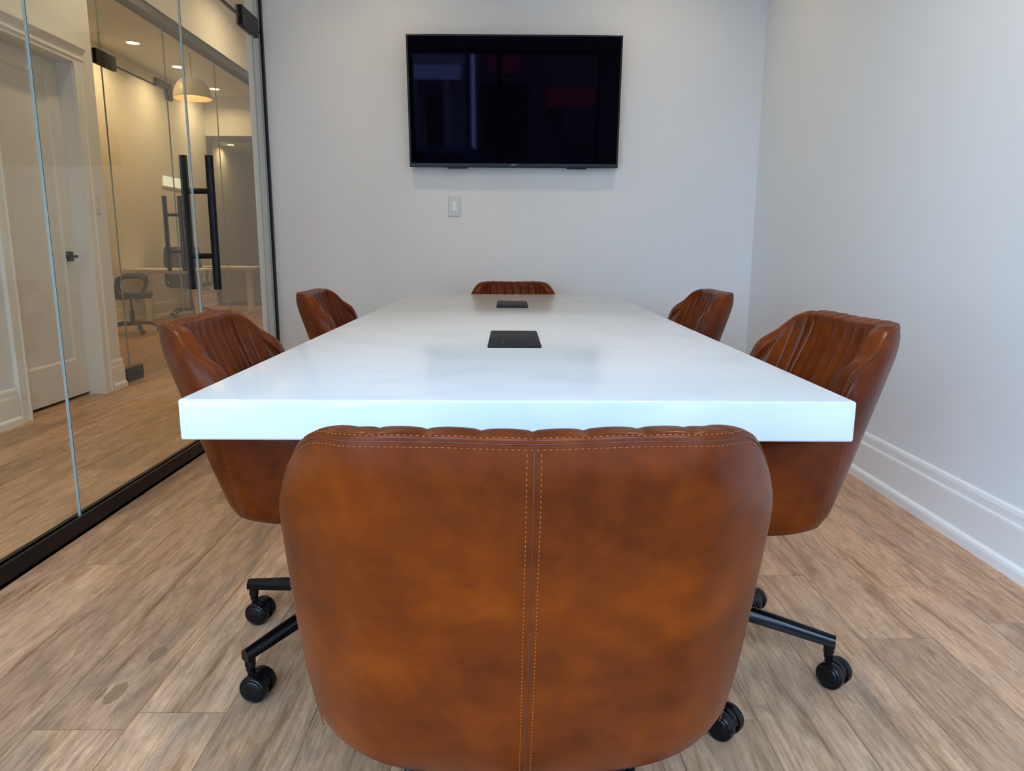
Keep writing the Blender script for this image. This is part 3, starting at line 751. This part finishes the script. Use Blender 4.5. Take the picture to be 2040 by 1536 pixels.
def build_stitching(parent):
    mb = MB(); mb2 = MB()
    # rim seam, two rows
    for row in (0, 1):
        P_, N_ = [], []
        for i in range(0, NA + 1):
            s, a = scol[i], arcs[i]
            if row == 0:
                p = rim_top(s, a, .085); q = Vector(flip(p)); n = Vector(flip((nrm(s) + Vector((0, 0, .8))).normalized()))
                q = q + n * .0004
            else:
                H = (cr(RIM, s) - cr(BOT, s)).length
                q, n = onshell(s, 1 - .0085 / H); q = q + n * .0004
            P_.append(q); N_.append(n)
        stitch_row(mb, P_, N_)
    # folded edge between the two rows
    P_ = []
    for i in range(0, NA + 1):
        H = (cr(RIM, scol[i]) - cr(BOT, scol[i])).length
        q, n = onshell(scol[i], 1 - .0035 / H); P_.append(q)
    mb2.tube(P_, .0007, 6)
    # centre back seam
    H = (cr(RIM, 0) - cr(BOT, 0)).length
    for dx in (-.0058, .0058):
        P_, N_ = [], []
        for j in range(60):
            t = (1 - .012 / H) * (1 - j / 59) + .05 * j / 59
            s = dx / .0918 / 9
            q, n = onshell(s, t); P_.append(q + n * .0004); N_.append(n)
        stitch_row(mb, P_, N_)
    P_ = []
    for j in range(60):
        t = (1 - .009 / H) * (1 - j / 59) + .045 * j / 59
        q, n = onshell(0, t); P_.append(q)
    mb2.tube(P_, .0009, 6)
    # side seams, two rows each with a fold line
    for sg in (-1, 1):
        for ds_ in (-.010, .010):
            P_, N_ = [], []
            for j in range(50):
                t = .96 * (1 - j / 49) + .05 * j / 49
                q, n = onshell(sg * (.37 + .12 * t + ds_), t); P_.append(q + n * .0004); N_.append(n)
            stitch_row(mb, P_, N_)
        P_ = []
        for j in range(50):
            t = .97 * (1 - j / 49) + .045 * j / 49
            q, n = onshell(sg * (.37 + .12 * t), t); P_.append(q)
        mb2.tube(P_, .0008, 6)
        # curved stitch lines on the inner side panels
        for (sa, ta, sb, tb_) in ((.46, .97, .30, .55), (.585, .985, .40, .35)):
            P_, N_ = [], []
            for j in range(50):
                k_ = j / 49; s = sg * (sa + (sb - sa) * k_ ** .8); t = ta + (tb_ - ta) * k_
                a_ = GW * NCH + .01
                p = inner(s, a_, t); n = -nrm(s); P_.append(Vector(flip(p)) + Vector(flip(n)) * .0006); N_.append(Vector(flip(n)))
            stitch_row(mb, P_, N_, pitch=.0062)
    o = mb.build('stitching', ['stitch', 'hole'], parent, fix=False)
    o2 = mb2.build('seam_line', 'hole', parent, smooth=60)
    return o
def build_leg(ang, R_=.31):
    mb = MB(); sec = [(-1, -.75), (-.92, .2), (-.62, .72), (-.22, .97), (.22, .97), (.62, .72), (.92, .2), (1, -.75), (.75, -1), (-.75, -1)]
    st_ = [(.026, .148, .0185, .0200), (.10, .1425, .0178, .0185), (.20, .1275, .0160, .0165), (R_ + .013, .1075, .0135, .0140)]
    n = len(sec); vs_ = []
    for x, z, hw, hh in st_: vs_ += [(x, u * hw, z + v * hh) for u, v in sec]
    fs = [(i * n + k, i * n + (k + 1) % n, (i + 1) * n + (k + 1) % n, (i + 1) * n + k) for i in range(len(st_) - 1) for k in range(n)]
    fs += [tuple(range(n - 1, -1, -1)), tuple(range((len(st_) - 1) * n, len(st_) * n))]
    mb.add(vs_, fs)
    mb.lathe([(.0125, .108), (.0125, .078), (.0105, .077), (.0105, .066)], 16, mat=Matrix.Translation((R_, 0, 0)), cap0=True, cap1=True)
    return mb
def build_caster():
    """twin wheel caster, stem at local origin (z measured from the floor), wheels trail along +X, axle along Y"""
    mb = MB(); tx = .016
    mb.tube([(0, 0, .074), (.002, 0, .058), (.010, 0, .044)], [.009, .010, .008], 10)
    # hood between the wheels
    hood = [(tx + .030 * math.cos(a), .032 + .033 * math.sin(a)) for a in [PI * (k_ / 10) * .95 + .1 for k_ in range(11)]]
    mb.prism(hood, -.006, .006, 'y')
    return mb
def build_wheel(sy):
    mb = MB(); tx, R_ = .017, .032
    prof = [(.0005, .0332), (.010, .0329), (.019, .0318), (.0222, .0308), (.0232, .0296), (.0262, .0296), (.0275, .0305), (.0290, .0300), (R_ - .0008, .0275), (R_, .0245), (R_, .0115), (R_ - .001, .009), (.004, .0080)]
    mb.lathe([(r, z) for r, z in prof], 36, mat=Matrix.Translation((tx, 0, R_)) @ Matrix.Rotation(-PI / 2 if sy > 0 else PI / 2, 4, 'X'))
    return mb
def make_chair():
    root = thing('conference_chair', (0, 0, 0), 'x', 'chair', 'leather chairs around the conference table')
    build_shell(root); build_lining(root); build_seat(root); build_stitching(root)
    mech = MB(); mech.box(-.10, -.10, .372, .10, .12, .404, bev=.006); mech.lathe([(.05, .345), (.05, .375)], 24, cap0=True, cap1=True)
    mech.build('seat_mechanism', 'black', root, smooth=40)
    col = MB(); col.lathe([(.0255, .14), (.0255, .26), (.018, .262), (.018, .36)], 24, cap0=True, cap1=True)
    col.build('gas_column', 'gloss_black', root, smooth=40)
    hub = MB(); hub.lathe([(.012, .122), (.034, .124), (.036, .13), (.036, .166), (.033, .172), (.026, .174)], 28, cap0=True, cap1=True)
    hub.build('base_hub', 'gloss_black', root, smooth=40)
    for k_ in range(5):
        lg_ = build_leg(0).build('base_leg', 'gloss_black', root, smooth=40); lg_.rotation_euler = (0, 0, 2 * PI * k_ / 5)
        cs_ = build_caster().build('caster', 'caster', root, smooth=40)
        cs_.location = (.31 * math.cos(2 * PI * k_ / 5), .31 * math.sin(2 * PI * k_ / 5), 0)
        for sy in (-1, 1): build_wheel(sy).build('wheel', 'caster', cs_, smooth=40)
    return root
UPPER = ('outer_shell', 'channelled_lining', 'seat_cushion', 'stitching', 'seam_line', 'seat_mechanism')
def set_chair(root, hub, rot, label, star=None, a0=90, dz=0, trail=None, seed=0):
    """hub: shell origin; star: centre of the five star base; a0: world angle of the first leg; trail: world angle the wheels trail to"""
    star = star or hub
    rnd = random.Random(seed)
    root.location = (star[0], star[1], 0); r = math.radians(rot); root.rotation_euler = (0, 0, r); root['label'] = label
    off = Matrix.Rotation(-r, 3, 'Z') @ Vector((hub[0] - star[0], hub[1] - star[1], 0))
    kl = kc = 0
    for ch_ in root.children:
        nm = ch_.name.split('.')[0]
        if nm in UPPER: ch_.location = (off.x, off.y, dz)
        elif nm == 'base_leg':
            ch_.rotation_euler = (0, 0, math.radians(a0 + 72 * kl) - r); kl += 1
        elif nm == 'caster':
            a = math.radians(a0 + 72 * kc) - r; ch_.location = (.31 * math.cos(a), .31 * math.sin(a), 0)
            tr_ = math.radians(trail + rnd.uniform(-8, 8)) if trail is not None else rnd.uniform(0, 2 * PI)
            ch_.rotation_euler = (0, 0, tr_ - r); kc += 1
base = make_chair()
SPOTS = [
    ((.0202, 1.0171), .86, 'leather chair at the near end of the table, its back to the camera', None, 54, .0035, None),
    ((.4815, 1.7285), 92.2, 'leather chair at the right side, nearest the camera', (.487, 1.706), -24, .0142, -46),
    ((-.420, 1.8275), -88, 'leather chair at the left side, nearest the camera', (-.400, 1.775), 161.5, .0031, -20),
    ((-.50, 3.2062), -89.2, 'leather chair at the left side, farther from the camera', None, 20, -.0116, None),
    ((.5719, 3.1958), 90.8, 'leather chair at the right side, farther from the camera', None, 50, -.0059, None),
    ((.042, 4.246), 180, 'leather chair at the far end of the table, under the television', None, 90, -.0291, None)]
protos = [base] + [copy_tree(base) for _ in SPOTS[1:]]
for i, (root, (hub, rot, label, star, a0, dz, trail)) in enumerate(zip(protos, SPOTS)):
    set_chair(root, hub, rot, label, star, a0, dz, trail, i)

# ------------------------------------------------------------------ office furniture
def desk(x0, x1, y0, y1, z, label, legs):
    t = thing('office_desk', ((x0 + x1) / 2, (y0 + y1) / 2, 0), label, 'desk', 'office desks')
    hx, hy = (x1 - x0) / 2, (y1 - y0) / 2
    MB().box(-hx, -hy, z - .028, hx, hy, z, bev=.006).build('desktop', 'desk', t, smooth=40)
    MB().box(-hx + .12, -.05, z - .07, hx - .12, .05, z - .028).build('cross_rail', 'deskleg', t)
    for lx in legs:
        m_ = MB(); m_.box(lx - .045, -.035, .02, lx + .045, .035, z - .03, bev=.004); m_.box(lx - .035, -hy + .04, 0, lx + .035, hy - .04, .03, bev=.006)
        m_.build('desk_leg', 'deskleg', t)
    return t
desk(XO + .02, -4.13, 9.95, 10.65, .735, 'nearer pale office desk behind the corridor glass', (-.36, .33))
desk(XO + .02, -3.86, 11.35, 12.05, .735, 'farther pale office desk, right of the glass door handles', (-.5, .44))
def task_chair(loc, rz, label):
    t = thing('task_chair', loc, label, 'office chair', 'office task chairs', rz)       # faces +Y
    MB().box(-.25, -.23, .44, .25, .26, .51, bev=.03, seg=4).build('seat', 'taskblack', t, smooth=50)
    bk = MB(); nx, nz = 14, 12
    def bp(u, v, off=0):    # u -1..1, v 0..1
        wdt = .215 + .03 * math.sin(PI * min(1, v * .9)); x = u * wdt
        return (x, -.25 - .07 * v + .035 * (1 - u * u) * -1 + .03 - off + .03 * math.sin(PI * v) * -1, .52 + .50 * v)
    vs_ = [bp(-1 + 2 * i / nx, j / nz, 0) for j in range(nz + 1) for i in range(nx + 1)] + [bp(-1 + 2 * i / nx, j / nz, .006) for j in range(nz + 1) for i in range(nx + 1)]
    n1 = (nx + 1) * (nz + 1)
    fs = []
    for j in range(nz):
        for i in range(nx):
            a = j * (nx + 1) + i; q = (a, a + 1, a + nx + 2, a + nx + 1); fs.append(q); fs.append(tuple(n1 + k_ for k_ in reversed(q)))
    bk.add(vs_, fs); bk.build('mesh_back', 'mesh', t, smooth=60)
    fr = MB(); loop = [bp(-1, k_ / 10) for k_ in range(11)] + [bp(-1 + 2 * k_ / 10, 1) for k_ in range(1, 11)] + [bp(1, 1 - k_ / 10) for k_ in range(1, 11)]
    fr.tube(loop, .014, 8); fr.tube([bp(-1, .0), bp(0, .02), bp(1, .0)], .014, 8); fr.tube([(0, -.30, .60), (0, -.29, .50), (0, -.2, .44), (0, -.05, .43)], .022, 8)
    fr.build('back_frame', 'taskblack', t, smooth=50)
    for sx_ in (-1, 1):
        arm = MB(); x = sx_ * .285
        arm.tube([(sx_ * .2, -.12, .45), (x, -.13, .47), (x, -.15, .58), (x, -.12, .68), (x, -.02, .715), (x, .12, .715), (x, .19, .69), (x, .20, .62), (x, .16, .52), (x, .10, .47), (sx_ * .2, .08, .45)], [.018, .019, .021, .023, .026, .026, .024, .021, .019, .019, .018], 10)
        arm.build('armrest', 'taskblack', t, smooth=50)
    MB().lathe([(.028, .10), (.028, .28), (.016, .285), (.016, .43), (.06, .435)], 18, cap0=True, cap1=True).build('gas_column', 'taskblack', t, smooth=40)
    MB().tube([(.05, .05, .41), (.18, .08, .405), (.25, .09, .40)], [.006, .006, .011], 8).build('tilt_lever', 'taskblack', t, smooth=40)
    for k_ in range(5):
        a = 2 * PI * k_ / 5 + .4; c_, s_ = math.cos(a), math.sin(a)
        m_ = MB().tube([(.02 * c_, .02 * s_, .115), (.14 * c_, .14 * s_, .125), (.24 * c_, .24 * s_, .105), (.29 * c_, .29 * s_, .075), (.30 * c_, .30 * s_, .05)], [.024, .022, .018, .014, .010], 10)
        lg_ = m_.build('base_leg', 'taskblack', t, smooth=50)
        wm = MB()
        for sy in (-1, 1):
            wm.lathe([(.001, .026), (.02, .025), (.027, .022), (.029, .012), (.027, .006), (.001, .006)], 20, mat=Matrix.Translation((.31 * c_, .31 * s_, .029)) @ Matrix.Rotation(a, 4, 'Z') @ Matrix.Rotation(sy * PI / 2, 4, 'X'))
        wm.build('caster', 'taskblack', lg_, smooth=50)
    return t
tc1 = task_chair((-4.53, 8.85, 0), math.radians(-66), 'dark mesh task chair half hidden behind the plaster wall end'); tc1.scale = (.92, .92, .96)
task_chair((-4.72, 10.98, 0), math.radians(8), 'dark mesh task chair between the two office desks')
refl = thing('reflection_panel', (XO, 11.72, 2.02), 'added glowing panel imitating a window reflection, high on the far office wall', 'window', kind='structure')
MB().box(.002, -.33, -.075, .010, .33, .075).build('window_pane', 'reflection_glow', refl)  # glowing panel added in place of a reflection in the glass
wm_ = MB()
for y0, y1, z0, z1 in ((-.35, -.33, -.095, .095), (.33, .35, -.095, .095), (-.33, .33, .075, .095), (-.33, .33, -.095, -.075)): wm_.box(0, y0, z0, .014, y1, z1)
wm_.build('window_frame', 'trim', refl)  # surround invented for the glowing panel, not a real window

# ------------------------------------------------------------------ street outside (only seen mirrored in the television)
struct('ground_street', MB().box(-14, -20, -.30, 14, YF - .2, -.16), 'asphalt', label='grey street outside the window', cat='street')
struct('sidewalk', MB().box(-14, -3.2, -.16, 14, YF - .2, -.02), 'stucco', label='pale sidewalk outside the window', cat='sidewalk')
hs = thing('house', (-2.6, -15, -.2), 'pale house with porch columns across the street', 'building')
m_ = MB(); m_.prism([(-1.7, 0), (1.3, 0), (1.3, 5.2), (-.2, 7.4), (-1.7, 5.2)], -4, 0, 'y'); m_.build('house_wall', 'stucco', hs)
for x in (-1.2, -.2, .8): MB().tube([(x, .9, 0), (x, .9, 2.7)], .13, 12).build('porch_column', 'stucco', hs, smooth=40)
MB().box(-1.6, 0, 2.7, 1.2, 1.1, 3.1).build('porch_roof', 'trim', hs)
for x in (-.7, .35): MB().box(x - .3, 0, .3, x + .3, .03, 2.3).build('porch_window', 'darkwin', hs)
st = thing('storefront', (1.6, -15, -.2), 'dark brick shop with red awning across the street', 'building')
MB().box(-2.6, -4, 0, 4.5, 0, 8).build('brick_wall', 'brick', st)
MB().box(-2.4, 0, .5, -.9, .03, 2.6).build('shop_window', 'darkwin', st)
MB().box(.2, 0, .5, 3.4, .03, 2.3).build('shop_window', 'darkwin', st)
aw = MB().prism([(0, 2.5), (.9, 2.1), (.9, 1.95), (0, 2.25)], -.4, 3.6, 'x'); aw.build('awning', 'redsign', st)
MB().box(-2.2, 0, 2.9, -1.2, .12, 3.6).build('sign_board', 'redsign', st)
car = thing('car', (-1.6, -6.0, -.3), 'dark blue car parked across from the window', 'car')
bdy = MB().prism([(-2.1, .25), (-2.15, .55), (-1.9, .72), (-1.05, .82), (-.55, 1.32), (.75, 1.36), (1.4, .92), (2.1, .84), (2.2, .5), (2.1, .25)], -.85, .85, 'y')
bdy.build('car_body', 'carpaint', car)
for y in (-.855, .855):
    gw_ = MB().prism([(-.92, .86), (-.5, 1.25), (.05, 1.27), (.05, .86)], y - .004, y + .004, 'y'); gw_.prism([(.12, .86), (.12, 1.27), (.70, 1.28), (1.2, .9)], y - .004, y + .004, 'y'); gw_.build('side_window', 'darkwin', car)
for x in (-1.35, 1.35):
    for y in (-.78, .78):
        MB().lathe([(.001, -.1), (.22, -.1), (.31, -.08), (.31, .08), (.22, .1), (.001, .1)], 24, mat=Matrix.Translation((x, y, .31)) @ Matrix.Rotation(PI / 2, 4, 'X')).build('wheel', 'rubber', car, smooth=40)
